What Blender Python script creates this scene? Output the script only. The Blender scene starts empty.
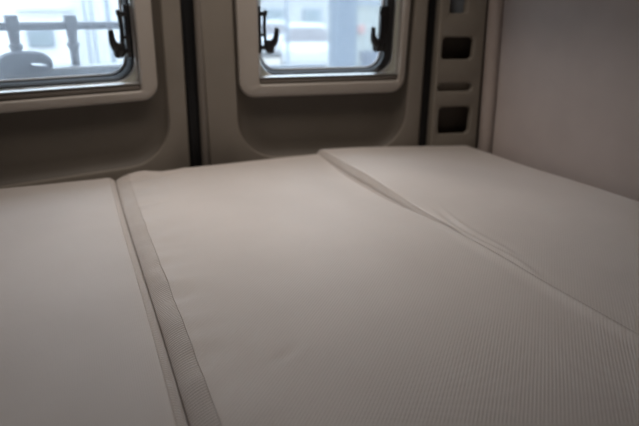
import bpy, bmesh, math, random
from mathutils import Vector, Matrix, noise
C = bpy.context.scene.collection
PI = math.pi
rad = math.radians
B = 0.80                     # height of the bed's top above the van floor

# ------------------------------------------------------------------ camera
cam_d = bpy.data.cameras.new('camera')
cam_d.sensor_width = 36.0
cam_d.lens = 538.0 / 639.0 * 36.0
cam_d.clip_start = 0.01
cam_d.clip_end = 400
cam_d.dof.use_dof = True
cam_d.dof.focus_distance = 0.88
cam_d.dof.aperture_fstop = 3.0
cam = bpy.data.objects.new('camera', cam_d)
C.objects.link(cam)
cam.location = (0, 0, B + 0.45)
cam.rotation_mode = 'XYZ'
cam.rotation_euler = (PI / 2 - math.atan(202 / 538), 0, -rad(23.3))
bpy.context.scene.camera = cam

# ------------------------------------------------------------------ sky, lamps, exposure
world = bpy.data.worlds.new('overcast_sky')
bpy.context.scene.world = world
world.use_nodes = True
bg = world.node_tree.nodes['Background']
bg.inputs['Color'].default_value = (0.88, 0.945, 1.0, 1)
bg.inputs['Strength'].default_value = 4.6

def area_light(name, loc, size, energy, color, rot=(0, 0, 0)):
    d = bpy.data.lights.new(name, 'AREA')
    d.shape = 'RECTANGLE'
    d.size, d.size_y = size
    d.energy = energy
    d.color = color
    o = bpy.data.objects.new(name, d)
    C.objects.link(o)
    o.location = loc
    o.rotation_euler = rot
    return o

lamp_light = area_light('added_lamp_light', (0.40, 1.27, B + 1.045), (0.85, 0.18), 4.5, (1.0, 0.89, 0.80))  # added light in place of roof-hatch daylight; no lamp is seen
lamp_light.data.spread = rad(125)

sc = bpy.context.scene
sc.view_settings.view_transform = 'Standard'
sc.view_settings.look = 'None'
sc.view_settings.gamma = 1
sc.view_settings.use_curve_mapping = False
sc.view_settings.exposure = 0.0
sc.cycles.use_denoising = True
sc.cycles.max_bounces = 10
sc.cycles.transparent_max_bounces = 16
sc.cycles.sample_clamp_indirect = 6

# ------------------------------------------------------------------ materials
def new_mat(name):
    m = bpy.data.materials.new(name)
    m.use_nodes = True
    nt = m.node_tree
    return m, nt, nt.nodes, nt.links, nt.nodes['Principled BSDF']

def plain(name, col, rough=0.5, metal=0.0, grain=0.0, gscale=200.0, mottling=0.06, mscale=6.0, spec=0.5):
    m, nt, N, L, p = new_mat(name)
    p.inputs['Roughness'].default_value = rough
    p.inputs['Metallic'].default_value = metal
    p.inputs['Specular IOR Level'].default_value = spec
    tc = N.new('ShaderNodeTexCoord')
    no = N.new('ShaderNodeTexNoise')
    no.inputs['Scale'].default_value = mscale
    no.inputs['Detail'].default_value = 3
    L.new(tc.outputs['Object'], no.inputs['Vector'])
    mp = N.new('ShaderNodeMapRange')
    mp.inputs['From Min'].default_value = 0.3
    mp.inputs['From Max'].default_value = 0.7
    mp.inputs['To Min'].default_value = 1 - mottling
    mp.inputs['To Max'].default_value = 1 + mottling
    L.new(no.outputs['Fac'], mp.inputs['Value'])
    mx = N.new('ShaderNodeVectorMath')
    mx.operation = 'SCALE'
    mx.inputs[0].default_value = col[:3]
    L.new(mp.outputs['Result'], mx.inputs['Scale'])
    L.new(mx.outputs['Vector'], p.inputs['Base Color'])
    if grain:
        g = N.new('ShaderNodeTexNoise')
        g.inputs['Scale'].default_value = gscale
        L.new(tc.outputs['Object'], g.inputs['Vector'])
        b = N.new('ShaderNodeBump')
        b.inputs['Strength'].default_value = grain
        b.inputs['Distance'].default_value = 0.002
        L.new(g.outputs['Fac'], b.inputs['Height'])
        L.new(b.outputs['Normal'], p.inputs['Normal'])
    return m

def knit(name, col, angle, period, contrast, bump, mottling=0.05, weft=0.3):
    """Knitted cover cloth: fine ribs in one direction, crossed by a finer weft."""
    m, nt, N, L, p = new_mat(name)
    p.inputs['Roughness'].default_value = 0.62
    p.inputs['Specular IOR Level'].default_value = 0.5
    p.inputs['Sheen Weight'].default_value = 0.35
    p.inputs['Sheen Roughness'].default_value = 0.5
    tc = N.new('ShaderNodeTexCoord')
    def ribs(ang, per, dist):
        mpn = N.new('ShaderNodeMapping')
        mpn.inputs['Rotation'].default_value = (0, 0, ang)
        L.new(tc.outputs['Object'], mpn.inputs['Vector'])
        w = N.new('ShaderNodeTexWave')
        w.wave_type = 'BANDS'
        w.bands_direction = 'X'
        w.inputs['Scale'].default_value = 2 * PI / 20 / per
        w.inputs['Distortion'].default_value = dist
        w.inputs['Detail'].default_value = 1
        w.inputs['Detail Scale'].default_value = 3
        L.new(mpn.outputs['Vector'], w.inputs['Vector'])
        return w.outputs['Fac']
    r1 = ribs(angle, period, 0.25)
    r2 = ribs(angle + PI / 2, period * 0.75, 0.25)
    ad = N.new('ShaderNodeMath')
    ad.operation = 'MULTIPLY_ADD'
    ad.inputs[1].default_value = weft
    L.new(r2, ad.inputs[0])
    L.new(r1, ad.inputs[2])
    no = N.new('ShaderNodeTexNoise')
    no.inputs['Scale'].default_value = 4.5
    no.inputs['Detail'].default_value = 4
    L.new(tc.outputs['Object'], no.inputs['Vector'])
    m1 = N.new('ShaderNodeMapRange')
    m1.inputs['From Max'].default_value = 1.3
    m1.inputs['To Min'].default_value = 1 - contrast
    m1.inputs['To Max'].default_value = 1 + contrast
    L.new(ad.outputs[0], m1.inputs['Value'])
    m2 = N.new('ShaderNodeMapRange')
    m2.inputs['From Min'].default_value = 0.3
    m2.inputs['From Max'].default_value = 0.7
    m2.inputs['To Min'].default_value = 1 - mottling
    m2.inputs['To Max'].default_value = 1 + mottling
    L.new(no.outputs['Fac'], m2.inputs['Value'])
    mu = N.new('ShaderNodeMath')
    mu.operation = 'MULTIPLY'
    L.new(m1.outputs['Result'], mu.inputs[0])
    L.new(m2.outputs['Result'], mu.inputs[1])
    sc_ = N.new('ShaderNodeVectorMath')
    sc_.operation = 'SCALE'
    sc_.inputs[0].default_value = col
    L.new(mu.outputs[0], sc_.inputs['Scale'])
    L.new(sc_.outputs['Vector'], p.inputs['Base Color'])
    b = N.new('ShaderNodeBump')
    b.inputs['Strength'].default_value = bump
    b.inputs['Distance'].default_value = 0.0012
    L.new(ad.outputs[0], b.inputs['Height'])
    L.new(b.outputs['Normal'], p.inputs['Normal'])
    return m

def acrylic(name):
    m, nt, N, L, p = new_mat(name)
    tr = N.new('ShaderNodeBsdfTransparent')
    tr.inputs['Color'].default_value = (0.86, 0.92, 0.97, 1)
    tl = N.new('ShaderNodeBsdfTranslucent')
    tl.inputs['Color'].default_value = (0.80, 0.88, 1.0, 1)
    gl = N.new('ShaderNodeBsdfGlossy')
    gl.inputs['Roughness'].default_value = 0.08
    m1 = N.new('ShaderNodeMixShader')
    m1.inputs['Fac'].default_value = 0.09  # translucent share puts the bright view's glare veil into the pane
    m2 = N.new('ShaderNodeMixShader')
    m2.inputs['Fac'].default_value = 0.04
    L.new(tr.outputs[0], m1.inputs[1])
    L.new(tl.outputs[0], m1.inputs[2])
    L.new(m1.outputs[0], m2.inputs[1])
    L.new(gl.outputs[0], m2.inputs[2])
    L.new(m2.outputs[0], N['Material Output'].inputs['Surface'])
    return m

M = {
    'cover': knit('beige_knit_cover', (0.55, 0.505, 0.475), rad(45), 0.0045, 0.036, 0.25, weft=0.2),
    'cover_l': knit('beige_knit_cover_plain', (0.545, 0.505, 0.48), rad(0), 0.0030, 0.02, 0.12),
    'band': knit('beige_mesh_band', (0.54, 0.49, 0.455), rad(80), 0.0052, 0.14, 0.8, weft=0.08),
    'thread': plain('seam_thread', (0.50, 0.455, 0.425), 0.9),
    'foam': plain('foam_underside', (0.35, 0.32, 0.29), 0.9),
    'door': plain('door_trim_plastic', (0.170, 0.149, 0.124), 0.55, grain=0.15, gscale=600),
    'recess': plain('shade_toned_recess_plastic', (0.080, 0.067, 0.053), 0.6, grain=0.2, gscale=600),  # trim colour darkened to paint in the shade of the recess
    'cream': plain('cream_surround_plastic', (0.305, 0.275, 0.245), 0.5, mottling=0.03),
    'blind': plain('grey_green_blind_cassette', (0.36, 0.37, 0.33), 0.45, mottling=0.03),
    'alu': plain('aluminium_bar', (0.62, 0.62, 0.61), 0.30, metal=0.9, mottling=0.03),
    'rubber': plain('black_rubber', (0.006, 0.006, 0.007), 0.55, mottling=0.1),
    'softseal': plain('grey_brown_edge_seal', (0.14, 0.122, 0.105), 0.8),
    'black': plain('black_plastic', (0.006, 0.006, 0.007), 0.35, mottling=0.1),
    'rim': plain('pale_glint_grey', (0.55, 0.58, 0.62), 0.25, mottling=0.03),
    'acrylic': acrylic('glare_veil_acrylic'),
    'pillar': plain('pillar_trim_plastic', (0.19, 0.168, 0.140), 0.5, grain=0.15, gscale=600),
    'dark': plain('dark_cavity', (0.11, 0.092, 0.076), 0.8),
    'greyblue': plain('grey_blue_webbing', (0.16, 0.18, 0.20), 0.8),
    'wallfab': plain('taupe_wall_fabric', (0.41, 0.35, 0.32), 0.9, grain=0.25, gscale=900, mottling=0.05),
    'ceil': plain('ceiling_lining', (0.30, 0.27, 0.24), 0.9, grain=0.1),
    'floor': plain('grey_vinyl_floor', (0.16, 0.15, 0.14), 0.5),
    'board': plain('plywood_board', (0.42, 0.31, 0.20), 0.6),
    'skin': plain('white_van_paint', (0.65, 0.66, 0.67), 0.3, mottling=0.02),
    'opal': plain('opal_diffuser', (0.85, 0.85, 0.83), 0.4, mottling=0.01),
    'rack': plain('grey_rack_tube', (0.065, 0.078, 0.105), 0.45),
    'rack_l': plain('light_grey_rack_collar', (0.15, 0.165, 0.19), 0.4),
    'ground': plain('pale_yard_concrete', (0.34, 0.30, 0.25), 0.9, grain=0.3, gscale=40, mottling=0.12, mscale=0.8),
    'facade': plain('white_facade', (0.60, 0.62, 0.64), 0.8, mottling=0.03),
    'hall': plain('hall_cladding', (0.33, 0.345, 0.35), 0.8, mottling=0.05),
    'palewall': plain('pale_grey_wall', (0.23, 0.25, 0.235), 0.8, mottling=0.04),
    'column': plain('blue_grey_column', (0.055, 0.085, 0.125), 0.6, mottling=0.04),
    'frame': plain('grey_blue_frame', (0.13, 0.165, 0.21), 0.5),
    'glassy': plain('dim_window_glass', (0.13, 0.17, 0.19), 0.25, mottling=0.05),
    'white': plain('white_body_paint', (0.42, 0.44, 0.47), 0.3, mottling=0.02),
    'carglass': plain('dull_car_glass', (0.07, 0.058, 0.062), 0.3, mottling=0.1),
    'pink': plain('faded_pink_plastic', (0.34, 0.16, 0.14), 0.6),
    'crate': plain('slate_blue_plastic', (0.030, 0.045, 0.080), 0.5),
}

# ------------------------------------------------------------------ mesh helpers
class MB:
    def __init__(self):
        self.v, self.f = [], []
    def add(self, vs, fs):
        o = len(self.v)
        self.v += [tuple(p) for p in vs]
        self.f += [tuple(i + o for i in q) for q in fs]
        return o
    def loops(self, loops, close=True, cap0=False, cap1=False):
        n = len(loops[0])
        vs = [p for l in loops for p in l]
        fs = []
        for k in range(len(loops) - 1):
            for i in range(n if close else n - 1):
                j = (i + 1) % n
                fs.append((k * n + i, k * n + j, (k + 1) * n + j, (k + 1) * n + i))
        if cap0:
            fs.append(tuple(range(n - 1, -1, -1)))
        if cap1:
            fs.append(tuple((len(loops) - 1) * n + i for i in range(n)))
        self.add(vs, fs)
    def box(self, c, s, bev=0.0, rot=None, seg=2):
        bm = bmesh.new()
        bmesh.ops.create_cube(bm, size=1)
        bmesh.ops.scale(bm, vec=Vector(s), verts=bm.verts)
        if bev:
            bmesh.ops.bevel(bm, geom=bm.edges[:], offset=bev, segments=seg, profile=0.5, affect='EDGES')
        m = Matrix.Translation(Vector(c)) @ (rot.to_4x4() if rot else Matrix.Identity(4))
        bm.verts.index_update()
        vs = [m @ v.co for v in bm.verts]
        fs = [tuple(v.index for v in f.verts) for f in bm.faces]
        bm.free()
        self.add(vs, fs)
    def tube(self, path, r, n=10, closed=False, squash=None):
        path = [Vector(p) for p in path]
        R = r if isinstance(r, (list, tuple)) else [r] * len(path)
        loops = []
        prev = None
        K = len(path)
        for i, p in enumerate(path):
            if closed:
                t = path[(i + 1) % K] - path[i - 1]
            else:
                t = path[min(i + 1, K - 1)] - path[max(i - 1, 0)]
            t.normalize()
            if prev is None:
                a = t.orthogonal().normalized()
            else:
                a = (prev - t * prev.dot(t)).normalized()
            prev = a
            b = t.cross(a)
            loops.append([p + (a * math.cos(q * 2 * PI / n) + b * math.sin(q * 2 * PI / n)) * R[i] for q in range(n)])
        if closed:
            loops.append(loops[0])
            self.loops(loops)
        else:
            self.loops(loops, cap0=True, cap1=True)
    def lathe(self, c, prof, n=20, axis=None):
        loops = []
        for r, z in prof:
            loops.append([Vector((r * math.cos(q * 2 * PI / n), r * math.sin(q * 2 * PI / n), z)) for q in range(n)])
        rot = axis if axis else Matrix.Identity(3)
        loops = [[rot @ p + Vector(c) for p in l] for l in loops]
        self.loops(loops, cap0=True, cap1=True)
    def build(self, name, mat, parent=None, ang=35, smooth=True):
        me = bpy.data.meshes.new(name)
        me.from_pydata(self.v, [], self.f)
        bm = bmesh.new()
        bm.from_mesh(me)
        bmesh.ops.recalc_face_normals(bm, faces=bm.faces)
        bm.to_mesh(me)
        bm.free()
        if smooth:
            me.shade_smooth()
            me.set_sharp_from_angle(angle=rad(ang))
        me.materials.append(M[mat])
        o = bpy.data.objects.new(name, me)
        C.objects.link(o)
        if parent:
            o.parent = parent
        return o

def rr(u0, u1, v0, v1, r, w, n=8):
    """Rounded rectangle in the (x, z) plane at depth y = w."""
    r = max(min(r, (u1 - u0) / 2 - 1e-4, (v1 - v0) / 2 - 1e-4), 1e-4)
    out = []
    for cx, cz, a0 in ((u1 - r, v1 - r, 0), (u0 + r, v1 - r, 90), (u0 + r, v0 + r, 180), (u1 - r, v0 + r, 270)):
        for k in range(n + 1):
            a = rad(a0 + 90 * k / n)
            out.append(Vector((cx + r * math.cos(a), w, cz + r * math.sin(a))))
    return out

def tag(o, label=None, cat=None, group=None, kind=None):
    if label: o['label'] = label
    if cat: o['category'] = cat
    if group: o['group'] = group
    if kind: o['kind'] = kind
    return o

def empty(name, loc=(0, 0, 0), rot=(0, 0, 0), **k):
    o = bpy.data.objects.new(name, None)
    o.empty_display_size = 0.1
    C.objects.link(o)
    o.location = loc
    o.rotation_euler = rot
    return tag(o, **k)

# ------------------------------------------------------------------ the van's shell
def shell(name, boxes, mat, label, cat):
    m = MB()
    for c, s, bev in boxes:
        m.box(c, s, bev)
    return tag(m.build(name, mat), label, cat, kind='structure')

shell('floor', [((0.30, -0.42, -0.03), (2.2, 4.4, 0.06), 0)], 'floor', 'grey vinyl floor of the van below the bed', 'floor')
shell('ceiling', [((0.30, -0.42, B + 1.13), (2.2, 4.4, 0.06), 0)], 'ceil', 'pale lined ceiling of the van', 'ceiling')
shell('wall_left', [((-0.735, -0.42, 0.95), (0.07, 4.36, 1.90), 0.01)], 'wallfab', 'fabric-lined side wall on the left of the bed', 'wall')
shell('wall_front', [((0.30, -2.56, 0.95), (2.1, 0.06, 1.90), 0)], 'ceil', 'plain wall at the cab end behind the viewer', 'wall')
def lean_in(z):
    """The van's side leans inwards towards the roof."""
    return .022 * max(0.0, z - B) / .48
# right: padded fabric panel with a rounded rear edge, and the dark body skin behind it
m = MB()
prof = [(1.33, -2.5), (1.258, -2.5)]
for k in range(9):
    a = rad(90 * k / 8)
    prof.append((1.258 + 0.020 * (1 - math.cos(a)), 1.412 + 0.020 * math.sin(a)))
prof += [(1.33, 1.432)]
m.loops([[Vector((x - lean_in(z), y, z)) for x, y in prof] for z in (0.02, B - .1, B + .15, B + .3, B + .48, B + .8, 1.89)], cap0=True, cap1=True)
tag(m.build('wall_right', 'wallfab'), 'taupe fabric-covered padded wall along the right of the bed', 'wall', kind='structure')
shell('wall_outer_right', [((1.375, -0.40, 0.95), (0.05, 4.26, 1.90), 0)], 'dark', 'dark body skin behind the padded right wall', 'wall')
shell('trim_1', [((0.27, 1.72, 1.72), (2.1, 0.18, 0.36), 0.01)], 'door', 'beige header trim above the rear doors', 'trim')
shell('trim_2', [((0.27, 1.72, 0.07), (2.1, 0.30, 0.14), 0.01)], 'door', 'beige sill trim below the rear doors', 'trim')
shell('trim_3', [((1.135, -0.45, B + 0.825), (0.23, 3.7, 0.53), 0.015)], 'cream', 'unseen cream overhead locker, sized to shade the upper right wall', 'trim')  # unseen block, placed and sized to shade the top of the wall
shell('trim_4', [((-0.585, -0.45, B + 0.825), (0.23, 3.7, 0.53), 0.015)], 'cream', 'unseen cream overhead locker added above the left wall to match the right', 'trim')  # unseen mirror block, added with the right one for the light
shell('trim_5', [((-0.60, 1.61, 0.95), (0.24, 0.14, 1.6), 0.02)], 'pillar', 'beige left rear pillar trim beside the left door', 'trim')
shell('trim_6', [((1.24, 1.70, 0.95), (0.34, 0.06, 1.88), 0)], 'dark', 'dark body skin behind the slotted pillar trim', 'trim')
# added lamp fixture on the ceiling, unseen, to light the bed
lamp = empty('added_lamp', (0.40, 1.27, B + 1.10), label='long flat opal lamp, unseen, added across the ceiling to light the bed', cat='lamp')
m = MB(); m.loops([rr(-.47, .47, -.15, .15, .04, 0), rr(-.47, .47, -.15, .15, .04, .035), rr(-.445, .445, -.125, .125, .03, .035), rr(-.445, .445, -.125, .125, .03, .012)])
m.v = [(x, z, -y) for x, y, z in m.v]; m.build('frame', 'alu', lamp)
m = MB(); m.box((0, 0, -.008), (.89, .25, .012), .003); m.build('diffuser', 'opal', lamp)

# ------------------------------------------------------------------ rear doors
LEAN = rad(4)
def rear_door(name, ang, outer, recess, hole, label, rec_r=0.13):
    d = empty(name, (0.30, 1.70, B + 0.25), (LEAN, 0, rad(ang)), label=label, cat='door', kind='structure')
    # Blender XYZ euler: lean about the door's own x first, then turn about z
    u0, u1, v0, v1 = outer
    r0, r1, s0, s1 = recess
    m = MB()
    m.loops([rr(u0, u1, v0, v1, .02, .06), rr(u0, u1, v0, v1, .02, .006), rr(u0 + .006, u1 - .006, v0 + .006, v1 - .006, .018, 0),
             rr(r0 - .010, r1 + .010, s0 - .010, s1 + .010, rec_r + .010, 0), rr(r0 - .003, r1 + .003, s0 - .003, s1 + .003, rec_r + .004, .003),
             rr(r0, r1, s0, s1, rec_r, .010)])
    if name == 'door_2':                     # its outer edge leans with the pillar
        m.v = [(x + .022 * max(-.4, min(1.6, (.23 - z) / .46)) if x > .74 else x, y, z) for x, y, z in m.v]
    m.build('inner_panel', 'door', d, 30)
    m = MB()
    h0, h1, k0, k1 = hole
    m.loops([rr(r0, r1, s0, s1, rec_r, .010), rr(r0 + .007, r1 - .007, s0 + .008, s1 - .006, rec_r - .006, .018), rr(r0 + .018, r1 - .018, s0 + .022, s1 - .016, rec_r - .016, .025),
             rr(r0 + .034, r1 - .034, s0 + .045, s1 - .03, rec_r - .030, .030), rr(h0, h1, k0, k1, .05, .030)])
    m.build('recess_panel', 'recess', d, 50)
    m = MB()
    m.loops([rr(h0 + .004, h1 - .004, k0 + .004, k1 - .004, .05, .045), rr(u0, u1, v0, v1, .02, .045), rr(u0, u1, v0, v1, .02, .10), rr(h0 + .004, h1 - .004, k0 + .004, k1 - .004, .05, .10), rr(h0 + .004, h1 - .004, k0 + .004, k1 - .004, .05, .045)])
    m.build('outer_skin', 'skin', d, 30)
    return d

V1 = 0.44                                    # top of the window openings, above the door's pivot line
dl = rear_door('door_1', 11.2, (-.86, -.012, -.95, .72), (-.735, -.072, -.246, .60), (-.635, -.128, -.012, V1 + .02),
               'left rear van door with beige trim and a recess in a painted shade tone below its window')
dr = rear_door('door_2', -9.2, (.043, .764, -.95, .72), (.142, .722, -.262, .60), (.205, .688, -.012, V1 + .02),
               'right rear van door with beige trim and a recess in a painted shade tone below its window')
# soft edge seal on the closing edge of the right door
m = MB(); m.tube([(.022, .008, -.95), (.030, .008, -.25), (.041, .008, .25), (.043, .008, .70)], .012, 12); m.build('edge_seal', 'softseal', dr)
# black rubber seals between and beside the doors
m = MB(); m.box((.318, 1.765, 1.02), (.075, .05, 1.62), .006)
m.tube([(.300, 1.738, .25), (.300, 1.738, 1.8)], .006)
tag(m.build('trim_7', 'rubber'), 'black rubber seal in the gap between the rear doors', 'seal', kind='structure')
m = MB(); m.box((1.101, 1.625, 1.02), (.052, .05, 1.62), .006)
tag(m.build('trim_8', 'rubber'), 'black rubber seal between right door and slotted pillar', 'seal', kind='structure')

def smooth_path(pts, k=6):
    P = [Vector(p) for p in pts]
    out = []
    for i in range(len(P) - 1):
        p0, p1, p2, p3 = P[max(i - 1, 0)], P[i], P[i + 1], P[min(i + 2, len(P) - 1)]
        for s in range(k):
            t = s / k
            out.append(0.5 * ((2 * p1) + (p2 - p0) * t + (2 * p0 - 5 * p1 + 4 * p2 - p3) * t * t + (3 * p1 - p0 - 3 * p2 + p3) * t ** 3))
    out.append(P[-1])
    return out

def lerp_list(a, n):
    res = []
    for i in range(n):
        t = i / (n - 1) * (len(a) - 1)
        k = min(int(t), len(a) - 2)
        res.append(a[k] + (a[k + 1] - a[k]) * (t - k))
    return res

def latch(win, ue, s, strip=.014):
    """Window catch with an upright lever; ue = the pane's edge, s = +1 pointing right."""
    m = MB()
    m.box((ue - s * (.013 - strip / 2), .020, .145), (strip, .018, .140), .004)                     # mounting strip on the seal
    m.box((ue + s * .004, .018, .192), (.026, .018, .013), .004)                     # top hook
    m.box((ue + s * .015, .016, .195), (.010, .016, .017), .004)
    m.tube([(ue + s * .012, .016, .190), (ue + s * .010, .014, .15), (ue + s * .013, .014, .108)], .0055, 8)   # stay arm
    m.box((ue + s * .002, .018, .131), (.026, .016, .010), .003)
    m.box((ue + s * .002, .018, .093), (.032, .018, .014), .004)
    la = m.build('latch', 'black', win)
    m = MB()
    body = [(ue + s * .021, .008, .116), (ue + s * .023, .006, .100), (ue + s * .025, .006, .086), (ue + s * .025, .006, .077)]
    m.tube(smooth_path(body), lerp_list([.014, .0175, .0145, .010], 19), 12)
    lev = [(ue + s * .024, .006, .098), (ue + s * .036, .000, .110), (ue + s * .043, -.004, .127), (ue + s * .045, -.008, .154)]
    m.tube(smooth_path(lev), lerp_list([.014, .0122, .0090, .0062], 19), 10)
    m.build('handle', 'black', la)

def window(name, ang, u0, u1, sur, label, pane_hole, sl, so):
    """sur = outer edge of the cream surround; u0..u1 = the opening inside it; pane_hole = the clear opening."""
    w = empty(name, (0.30, 1.70, B + 0.25), (LEAN, 0, rad(ang)), label=label, cat='window', kind='structure')
    a0, a1, b0, b1 = sur
    o = (u0, u1, -.004, V1)
    p0, p1, q0, q1 = pane_hole
    m = MB()
    m.loops([rr(a0, a1, b0, b1, .050, .031), rr(a0, a1, b0, b1, .050, .004), rr(a0 + .003, a1 - .003, b0 + .003, b1 - .003, .047, -.003),
             rr(a0 + .009, a1 - .009, b0 + .009, b1 - .009, .042, -.006), rr(u0 - .004, u1 + .004, -.022, V1 + .004, .010, -.006),
             rr(u0, u1, -.018, V1, .008, -.002), rr(u0, u1, -.018, V1, .008, .030)])
    m.build('surround', 'cream', w, 40)
    # grey-green blind cassette around the seal
    m = MB()
    m.loops([rr(u0 + .001, u1 - .001, -.017, V1 - .001, .006, .030), rr(u0 + .001, u1 - .001, -.017, V1 - .001, .006, .020),
             rr(p0 - sl, p1 + so, q0 - .012, q1 + .012, .062, .018), rr(p0 - sl, p1 + so, q0 - .012, q1 + .012, .062, .034)])
    m.build('blind_cassette', 'blind', w, 30)
    # bright side rails
    for ux in (u0 + .004, u1 - .004):
        m = MB(); m.box((ux, .016, .215), (.004, .008, .436), .0015); m.build('side_rail', 'alu', w)
    # aluminium pull bar of the blind, dark strip below paints in its shaded lower face
    m = MB()
    prof = [(.019, .007), (.004, .007), (.000, .005), (-.001, .0025), (.001, .001), (.019, .001)]
    m.loops([[Vector((x, y, z)) for y, z in prof] for x in (u0 + .001, u1 - .001)], cap0=True, cap1=True)
    bar = m.build('blind_bar', 'alu', w, 40)
    m = MB(); m.box(((u0 + u1) / 2, .011, -.0075), (u1 - u0 - .002, .018, .017), .004); m.build('grip', 'softseal', bar)
    # bright rim then black seal around the pane
    ring = rr(p0 - sl, p1 + so, q0 - .012, q1 + .012, .062, .018, 10)
    m = MB(); m.tube(ring, .0022, 8, closed=True); m.build('rim', 'alu', w)
    m = MB()
    m.loops([rr(p0 - sl, p1 + so, q0 - .012, q1 + .012, .062, .022, 10), rr(p0 - sl * .5, p1 + so * .5, q0 - .006, q1 + .006, .056, .019, 10),
             rr(p0, p1, q0, q1, .052, .026, 10), rr(p0 + .001, p1 - .001, q0 + .001, q1 - .001, .052, .060, 10), rr(p0 - .014, p1 + .014, q0 - .012, q1 + .012, .062, .066, 10)])
    m.build('seal', 'rubber', w, 50)
    m = MB(); m.tube(rr(p0 + .004, p1 - .004, q0 + .004, q1 - .004, .050, .056, 10), .0042, 8, closed=True); m.build('pane_edge_glint', 'rim', w)  # pale ring paints in the highlight on the pane's rounded edge
    m = MB()
    m.loops([rr(p0 - .006, p1 + .006, q0 - .006, q1 + .006, .056, .0585, 10), rr(p0 - .006, p1 + .006, q0 - .006, q1 + .006, .056, .0625, 10)], cap0=True, cap1=True)
    m.build('pane', 'acrylic', w, 30)
    latch(w, p0 + .001, 1)
    latch(w, p1 - .008, -1, .030 if so > .02 else .014)
    return w

window('window_1', 11.2, -.610, -.149, (-.690, -.098, -.048, .520), 'left rear window in a cream surround with the bike rack outside', (-.582, -.166, .020, .42), .012, .012)
window('window_2', -9.2, .215, .680, (.150, .706, -.058, .520), 'right rear window in a cream surround with two black catches', (.225, .634, .014, .42), .006, .026)

# ------------------------------------------------------------------ slotted pillar trim at the right
ang = math.atan2(1.512 - 1.556, 1.268 - 1.098)
pil = empty('trim_9', (1.098, 1.556, B), (0, 0, ang), label='beige pillar trim with a column of dark slots', cat='trim', kind='structure')
slots = [(.020, .020, .138, .041, .140, .018), (.022, .009, .134, .190, .221, .0154), (.020, .014, .126, .295, .370, .017), (.030, .031, .092, .441, .53, .010)]
cells = [-.60, .0, .17, .255, .405, .60, 1.0]
x0, x1 = .005, .168
m = MB()
def cell(z0, z1, slot):
    a = rr(x0, x1, z0, z1, .0002, 0, 6)
    if slot is None:
        m.loops([a], cap1=True)
    else:
        dep, s0, s1, t0, t1, r = slot
        m.loops([a, rr(s0 - .003, s1 + .003, t0 - .003, t1 + .003, r + .003, 0, 6), rr(s0 - .0005, s1 + .0005, t0 - .0005, t1 + .0005, r + .0005, .0012, 6), rr(s0 + .001, s1 - .001, t0 + .001, t1 - .001, r - .001, .004, 6), rr(s0 + .002, s1 - .002, t0 + .002, t1 - .002, r - .002, dep, 6)], cap1=slot is slots[1])
for z0, z1, sl in zip(cells[:-1], cells[1:], [None, slots[0], slots[1], slots[2], slots[3], None]):
    cell(z0, z1, sl)
# rounded vertical edges
for xs, s in ((x0, -1), (x1, 1)):
    lp = []
    for k in range(5):
        a = rad(90 * k / 4)
        lp.append((xs + s * .006 * math.sin(a), .006 * (1 - math.cos(a))))
    lp.append((xs + s * .006, .05))
    m.loops([[Vector((x, y, z)) for x, y in lp] for z in (-.60, 1.0)], close=False)
m.v = [(x - .6 * lean_in(z + B) * (1 if x > .15 else 0), y, z) for x, y, z in m.v]
m.build('trim_face', 'pillar', pil, 40)
m = MB()
m.box((.078, .075, .2), (.19, .01, 1.6))
m.build('back', 'dark', pil)
m = MB(); m.box((.06, .034, .49), (.085, .004, .12), .001); m.build('webbing', 'greyblue', pil)
# rounded upholstered trim between the pillar and the wall
m = MB()
lp = []
for k in range(13):
    a = rad(180 + 150 * k / 12 - 10)
    lp.append((1.288 + .024 * math.cos(a), 1.482 + .024 * math.sin(a)))
lp += [(1.345, 1.50), (1.28, 1.53)]
m.loops([[Vector((x - .8 * lean_in(z), y, z)) for x, y in lp] for z in (.1, B, B + .48, 1.88)], cap0=True, cap1=True)
tag(m.build('trim_10', 'wallfab'), 'rounded taupe trim between slotted pillar and padded wall', 'trim', kind='structure')

# ------------------------------------------------------------------ bed
shell('trim_11', [((0.30, 0.60, B - .155), (1.86, 2.0, .03), .004)], 'board', 'plywood bed base under the cushions', 'board')

def edge_lines(n_edge, n_mid, a, b, ra, rb):
    out = []
    for k in range(n_edge + 1):
        t = math.cos(rad(90) * k / n_edge)                   # 1 at the border, 0 at the flat top
        out.append(a + ra * (1 - t))
    for k in range(1, n_mid):
        out.append(a + ra + (b - rb - a - ra) * k / n_mid)
    for k in range(n_edge + 1):
        t = math.sin(rad(90) * k / n_edge)
        out.append(b - rb * (1 - t))
    return out

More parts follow.
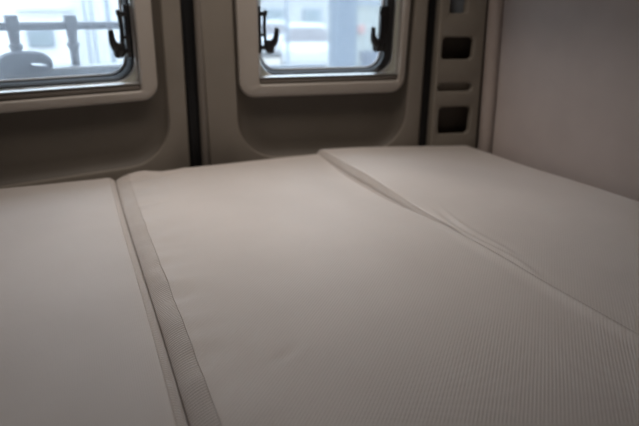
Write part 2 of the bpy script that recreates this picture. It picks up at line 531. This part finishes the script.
def cushion(label, x0, x1, y0, y1, rl, rrr, rf, rb, ql, qr, qf, qb, zf, xf, top_mat, seam_t, yf=lambda x, y: 0, th=.138, nx=110, ny=270):
    root = empty('bed_cushion', ((x0 + x1) / 2, (y0 + y1) / 2, B - th), label=label, cat='cushion', group='cushions making up the bed')
    ox, oy, oz = root.location
    NE = 12
    xs = edge_lines(NE, nx, x0, x1, rl, rrr)
    ys = edge_lines(NE, ny, y0, y1, rf, rb)
    def warp(x, y):
        tx, r_x, q_x, sx = 0, rl, ql, -1
        if x < x0 + rl: tx = (x0 + rl - x) / rl
        elif x > x1 - rrr: tx, r_x, q_x, sx = (x - x1 + rrr) / rrr, rrr, qr, 1
        ty, r_y, q_y, sy = 0, rf, qf, -1
        if y < y0 + rf: ty = (y0 + rf - y) / rf
        elif y > y1 - rb: ty, r_y, q_y, sy = (y - y1 + rb) / rb, rb, qb, 1
        T = math.hypot(tx, ty)
        if T > 1:
            tx, ty = tx / T, ty / T
            if tx > 0: x = x0 + rl * (1 - tx) if sx < 0 else x1 - rrr * (1 - tx)
            if ty > 0: y = y0 + rf * (1 - ty) if sy < 0 else y1 - rb * (1 - ty)
        Tc = min(T, 1)
        q = 0
        if T > 1e-6:
            q = (q_x * tx * tx + q_y * ty * ty) / (tx * tx + ty * ty)
        z = -q * (1 - math.sqrt(max(0, 1 - Tc * Tc)))
        z += zf(x, y) * (1 - 0.6 * Tc)
        return Vector((x + xf(x, y) - ox, y + yf(x, y) - oy, B + z - oz)), Tc
    grid = [[warp(x, y) for x in xs] for y in ys]
    NX, NY = len(xs), len(ys)
    top, band = MB(), MB()
    allv = [grid[j][i][0] for j in range(NY) for i in range(NX)]
    tf, bf = [], []
    for j in range(NY - 1):
        for i in range(NX - 1):
            T = max(grid[j][i][1], grid[j][i + 1][1], grid[j + 1][i][1], grid[j + 1][i + 1][1])
            Tm = min(grid[j][i][1], grid[j][i + 1][1], grid[j + 1][i][1], grid[j + 1][i + 1][1])
            q = (j * NX + i, j * NX + i + 1, (j + 1) * NX + i + 1, (j + 1) * NX + i)
            (tf if (T + Tm) / 2 < seam_t else bf).append(q)
    def compact(mb, fs):
        used = sorted({k for q in fs for k in q})
        ix = {k: n for n, k in enumerate(used)}
        mb.add([allv[k] for k in used], [tuple(ix[k] for k in q) for q in fs])
    compact(top, tf)
    compact(band, bf)
    # side walls of the band
    rim = [allv[i] for i in range(NX)] + [allv[j * NX + NX - 1] for j in range(1, NY)] + [allv[(NY - 1) * NX + i] for i in range(NX - 2, -1, -1)] + [allv[j * NX] for j in range(NY - 2, 0, -1)]
    lo = [Vector((p.x, p.y, 0.004)) for p in rim]
    band.loops([rim, [Vector((p.x, p.y, (p.z * .5 + .002))) for p in rim], lo])
    t = top.build('top_cover', top_mat, root, 180)
    b = band.build('side_band', 'band', root, 180)
    bm = MB(); bm.loops([[Vector((p.x * .995, p.y * .995, 0)) for p in rim], [Vector((p.x * .995, p.y * .995, .006)) for p in rim]], cap0=True, cap1=True)
    bm.build('base_cloth', 'foam', root, 30)
    # raised seam where band and top meet
    tt = seam_t
    path = []
    def seam_pt(px, py):
        p, _ = warp(px, py)
        return p + Vector((0, 0, .0002))
    xa, xb, ya, yb = x0 + rl * (1 - tt), x1 - rrr * (1 - tt), y0 + rf * (1 - tt), y1 - rb * (1 - tt)
    n = 90
    for k in range(n): path.append(seam_pt(xa + (xb - xa) * k / n, ya))
    for k in range(n * 2): path.append(seam_pt(xb, ya + (yb - ya) * k / (n * 2)))
    for k in range(n): path.append(seam_pt(xb + (xa - xb) * k / n, yb))
    for k in range(n * 2): path.append(seam_pt(xa, yb + (ya - yb) * k / (n * 2)))
    s = MB(); s.tube(path, .0010, 6, closed=True)
    s.build('seam', 'thread', root, 180)
    return root

def g(x, c, s):
    return math.exp(-((x - c) / s) ** 2)
def step(x, a, b):
    t = max(0, min(1, (x - a) / (b - a)))
    return t * t * (3 - 2 * t)
def wav(x, y, s, seed):
    return noise.noise(Vector((x * s, y * s, seed)))

def z_left(x, y):
    z = .003 * wav(x, y, 3.0, 1.3) + .0012 * wav(x, y, 11, 2.2)
    return z + .006
def z_mid(x, y):
    z = .004 + .0035 * wav(x, y, 2.6, 7.1) + .0010 * wav(x, y, 10, 4.4)
    z -= .017 * g(x, .70, .11) * step(y, .88, 1.22) * (1 - step(y, 1.35, 1.64))
    z += .007 * g(x, .686, .014) * (1 - step(y, .80, 1.0)) + .003 * g(x, .69, .05) * (1 - step(y, .7, .95))
    dx, dy = (x - .207), (y - .601)
    c, s = math.cos(.35), math.sin(.35)
    a, b = dx * c + dy * s, -dx * s + dy * c
    z -= .0036 * math.exp(-(a / .020) ** 2 - (b / .010) ** 2)
    z += .0020 * math.exp(-((a - .012) / .022) ** 2 - ((b + .013) / .007) ** 2)
    z += .013 * wav(x, y, 26, 3.3) * step(y, 1.46, 1.60) * (1 - step(x, .16, .28))
    z += .002 * g(x, .10, .05) * step(y, 1.45, 1.6)
    z += .0065 * wav(x * .6, y * 1.6, 14, 8.8) * g(x, .085, .05) + .0018 * wav(x, y, 30, 5.1) * g(x, .08, .03)
    return z
def z_right(x, y):
    z = .008 + .003 * wav(x, y, 3.0, 11.3)
    z += .013 * step(y, .95, 1.30) * (1 - 1.7 * step(x, .75, 1.2))
    e = step(y, .60, .72) * (1 - step(y, .90, 1.04))
    bend = .010 * math.sin((y - .6) * 16)
    z += .0043 * g(x, .706 + bend + (y - .8) * .05, .006) * e
    z += .0036 * g(x, .724 + bend + (y - .8) * .12, .006) * e * step(y, .68, .76)
    z -= .004 * g(x, .70, .03) * (1 - step(y, .8, .95))
    return z
cushion('left bed cushion, cut off by the photo edge, with a narrow ribbed seam band', -.665, .0526, -.30, 1.622, .03, .020, .03, .035, .04, .016, .04, .05,
        z_left, lambda x, y: .006 * g(x, .048, .08) * math.sin(y * 3.2), 'cover_l', .30)
cushion('middle bed cushion with a small dimple and a wide sloping band along its left edge', .0535, .6888, -.30, 1.640, .040, .004, .03, .040, .012, .004, .04, .055,
        z_mid, lambda x, y: .006 * g(x, .048, .08) * math.sin(y * 3.2), 'cover', .16)
cushion('right bed cushion against the fabric wall, wrinkled beside its seam', .6892, 1.250, -.30, 1.625, .009, .030, .03, .055, .009, .04, .04, .05,
        z_right, lambda x, y: 0, 'cover', .25, yf=lambda x, y: step(y, 1.0, 1.6) * (.03 - .07 * (x - .69) / .56))

# ------------------------------------------------------------------ outside: bike rack on the left door
rk = empty('bike_rack', (0.30, 1.70, B + 0.25), (LEAN, 0, rad(11.2)), label='grey tubular bike rack fixed outside the rear doors', cat='rack')
W = .20
m = MB(); m.tube([(-.85, W, .147), (-.03, W, .145)], .0115, 14); m.build('crossbar', 'rack', rk)
for ux in (-.431, -.278):
    m = MB()
    m.box((ux, W, .155), (.033, .034, .042), .004)
    m.lathe((ux, W, 0), [(.0150, .135), (.0150, .122), (.0125, .112), (.0130, .098)], 16)
    p = m.build('post', 'rack', rk)
    m = MB(); m.lathe((ux, W, 0), [(.0135, .101), (.0185, .097), (.0185, .089), (.0145, .084), (.0125, .074), (.0125, -.05)], 16); m.build('collar', 'rack_l', p)
m = MB()
m.box((-.375, W - .01, .014), (.92, .05, .040), .008)
m.build('lower_rail', 'rack_l', rk)
m = MB(); m.box((-.375, W - .038, .0325), (.92, .008, .006), .002); m.build('rail_edge', 'alu', rk)
m = MB()
# the arched grip: a dome outline with an eye-shaped opening
N_ = 40
outl, eye = [], []
for k in range(N_):
    a = 2 * PI * k / N_
    ca, sa = math.cos(a), math.sin(a)
    x = -.420 + .070 * (abs(ca) ** .75) * (1 if ca > 0 else -1)
    z = .045 + (.040 if sa > 0 else .022) * (abs(sa) ** .8) * (1 if sa > 0 else -1)
    outl.append((x, z))
    eye.append((-.388 + .021 * ca, .047 + .0055 * sa * (1 if sa > 0 else .6) - .003 * ca))
def lp(P, y, s=1.0, cx=-.405, cz=.045):
    return [Vector((cx + (x - cx) * s, y, cz + (z - cz) * s)) for x, z in P]
y0_ = W - .058
m.loops([lp(eye, y0_ + .002), lp(eye, y0_ - .004, 1.0), lp(outl, y0_ - .008, .86), lp(outl, y0_ - .004, .96), lp(outl, y0_ + .004), lp(outl, y0_ + .022), lp(eye, y0_ + .022), lp(eye, y0_ + .002)])
m.build('arched_grip', 'rack', rk, 50)
m = MB()
circ = [(-.472 + .017 * math.cos(2 * PI * k / 20), y0_ + .01, .046 + .022 * math.sin(2 * PI * k / 20)) for k in range(20)]
m.tube(circ, .006, 8, closed=True); m.build('strap_ring', 'rack_l', rk)
for ux in (-.70, -.10):
    for zb in (.012, .147):
        m = MB(); m.box((ux, .148, zb), (.028, .095, .022), .004); m.build('bracket', 'rack', rk)

# second rail across the right door
rk2 = empty('rail', (0.30, 1.70, B + 0.25), (LEAN, 0, rad(-9.2)), label='short grey rounded rail outside the right rear window', cat='rail')
m = MB(); m.box((.30, W - .01, -.006), (.36, .045, .032), .011, seg=3); m.build('tube', 'rack', rk2)
m = MB(); m.box((.30, .145, -.010), (.03, .092, .016), .003); m.build('bracket', 'rack', rk2)

# ------------------------------------------------------------------ outside: the yard
G = B - 1.40
m = MB(); m.box((0, 30, G - .05), (160, 120, .1))
tag(m.build('ground', 'ground'), 'pale concrete yard outside the rear windows', 'ground', kind='structure')

# white workshop building behind the left window
wb = empty('workshop_building', (-1.0, 16.0, G), label='bright white building with one window and slim glazing posts, seen through left window', cat='building')
m = MB()
m.box((-3.2, .6, 2.2), (8.4, .3, 4.4)); m.build('wall', 'facade', wb)
m = MB(); m.box((2.0, 2.2, 2.2), (2.6, .2, 4.4)); m.build('bay_wall', 'facade', wb)
m = MB(); m.box((0.16, .40, 1.18), (.62, .10, .44), .02); f_ = m.build('window', 'frame', wb)
m = MB(); m.box((0.16, .34, 1.18), (.52, .04, .34)); m.build('pane', 'glassy', f_)
m = MB(); m.box((0.4, .35, 1.86), (1.4, .12, .03)); m.build('ledge', 'frame', wb)
for px in (1.30, 1.46, 1.86):
    m = MB(); m.box((px, .2, 2.0), (.07 if px != 1.86 else .11, .1, 4.0), .01); m.build('post', 'frame', wb)
m = MB(); m.box((-.2, .35, .42), (2.6, .12, .03)); m.build('base_ledge', 'frame', wb)

def car(loc, rz, label):
    c = empty('car', loc, (0, 0, rad(rz)), label=label, cat='car')
    def sect(pts):
        return pts
    # lower body lofted along y
    m = MB()
    stations = [(-1.95, .62, .30, .62), (-1.85, .76, .22, .80), (-1.2, .84, .20, .90), (0, .86, .20, .92), (1.2, .85, .20, .92), (1.8, .78, .24, .88), (1.92, .66, .32, .75)]
    L = []
    for y, hw, z0, z1 in stations:
        lpx = rr(-hw, hw, z0, z1, .16, y, 5)
        L.append(lpx)
    m.loops(L, cap0=True, cap1=True)
    m.build('body', 'white', c, 60)
    m = MB()
    L = []
    for z, hw, ya, yb in [(.86, .80, -1.15, 1.65), (1.15, .72, -.80, 1.45), (1.36, .60, -.45, 1.15)]:
        q = rr(-hw, hw, ya, yb, .18, 0, 5)
        L.append([Vector((p.x, p.z, z)) for p in q])
    m.loops(L, cap0=True, cap1=True)
    m.build('glasshouse', 'carglass', c, 60)
    m = MB()
    L = []
    for z, s in [(1.33, 1.0), (1.40, .96), (1.45, .75), (1.46, .3)]:
        q = rr(-.64 * s, .64 * s, .35 - .88 * s, .35 + .88 * s, .2 * s, 0, 5)
        L.append([Vector((p.x, p.z, z)) for p in q])
    m.loops(L, cap0=True, cap1=True)
    m.build('roof', 'white', c, 60)
    for sx in (-1, 1):
        for sy in (-1.2, 1.2):
            m = MB(); m.lathe((sx * .76, sy, .31), [(.18, -.09), (.29, -.09), (.31, -.05), (.31, .05), (.29, .09), (.18, .09)], 20, Matrix.Rotation(PI / 2, 3, 'Y'))
            m.build('wheel', 'rubber', c)
        m = MB(); m.box((sx * .50, -1.92, .66), (.26, .10, .13), .03); m.build('headlamp', 'rim', c)
    return c
car((7.25, 18.0, G), -20, 'white car parked across the yard, seen through right window')
car((8.05, 24.0, G), -16, 'white car parked behind the thin pole, at the left of the right window')

# pale hall behind the cars
hb = empty('hall_building', (12.0, 32.0, G), label='long pale hall in the hazy distance behind the parked cars', cat='building')
m = MB(); m.box((0, 0, 2.6), (22, .4, 5.2)); m.build('wall', 'hall', hb)
for k in range(4):
    m = MB(); m.box((-3.6 + k * 2.4, -.25, 1.5), (1.2, .1, 1.0), .02); w_ = m.build('window', 'frame', hb)
    m = MB(); m.box((-3.6 + k * 2.4, -.31, 1.5), (1.05, .04, .85)); m.build('pane', 'glassy', w_)
m = MB(); m.box((0, -.3, 2.75), (22, .3, .12)); m.build('eave', 'frame', hb)

cl = empty('column', (3.84, 8.0, G), label='broad blue-grey column standing outside the right window', cat='column')
m = MB(); m.box((0, 0, 2.0), (.33, .33, 4.0), .012); m.build('shaft', 'column', cl)
m = MB(); m.box((0, 0, .08), (.44, .44, .16), .02); m.build('plinth', 'palewall', cl)
pl = empty('pole', (3.65, 10.0, G), label='thin pale pole left of the blue-grey column', cat='pole')
m = MB(); m.lathe((0, 0, 0), [(.03, 0), (.03, 4.2)], 12); m.build('shaft', 'frame', pl)
m = MB(); m.lathe((0, 0, 0), [(.09, 0), (.09, .03), (.04, .06)], 12); m.build('foot', 'frame', pl)

pw = empty('partition_wall', (5.9, 10.4, G), label='pale grey-green wall right of the blue-grey column', cat='wall')
m = MB(); m.box((0, .1, 2.0), (2.3, .2, 4.0)); m.build('wall', 'palewall', pw)
m = MB(); m.box((0, -.02, 2.0), (2.3, .04, .08)); m.build('rail', 'frame', pw)
bx = empty('pink_stand_in', (5.37, 10.27, G + 1.50), label='small faded pink stand-in box for an unclear shape on the pale outdoor wall', cat='box')  # stand-in box for a blurred pink shape that stays unclear
m = MB(); m.box((0, .04, 0), (.13, .12, .17), .02); m.build('housing', 'pink', bx)
m = MB(); m.box((0, -.03, .01), (.09, .02, .10), .008); m.build('lid', 'pink', bx)
for k, (x, z, lab) in enumerate([(5.40, 0, 'stand-in slate-blue crate at the bottom of the outdoor stack'), (5.40, .37, 'stand-in slate-blue crate in the middle of the outdoor stack'), (5.46, .74, 'stand-in slate-blue crate on top of the outdoor stack')]):
    cr = empty('crate', (x, 9.85, G + z), label=lab, cat='crate', group='stand-in crates stacked by the pale wall')  # crates stand in for an unclear, blurred blue shape
    m = MB()
    q = lambda a, zz: [Vector((p.x, p.z, zz)) for p in rr(-.27 * a, .27 * a, -.2 * a, .2 * a, .04, 0, 4)]
    m.loops([q(.9, .0), q(.97, .30), q(1.0, .30), q(1.0, .36), q(.93, .36), q(.86, .03)], cap0=True, cap1=True)
    m.build('tub', 'crate', cr, 40)
    for sx in (-1, 1):
        m = MB(); m.box((sx * .27, 0, .27), (.02, .14, .03), .006); m.build('grip', 'crate', cr)
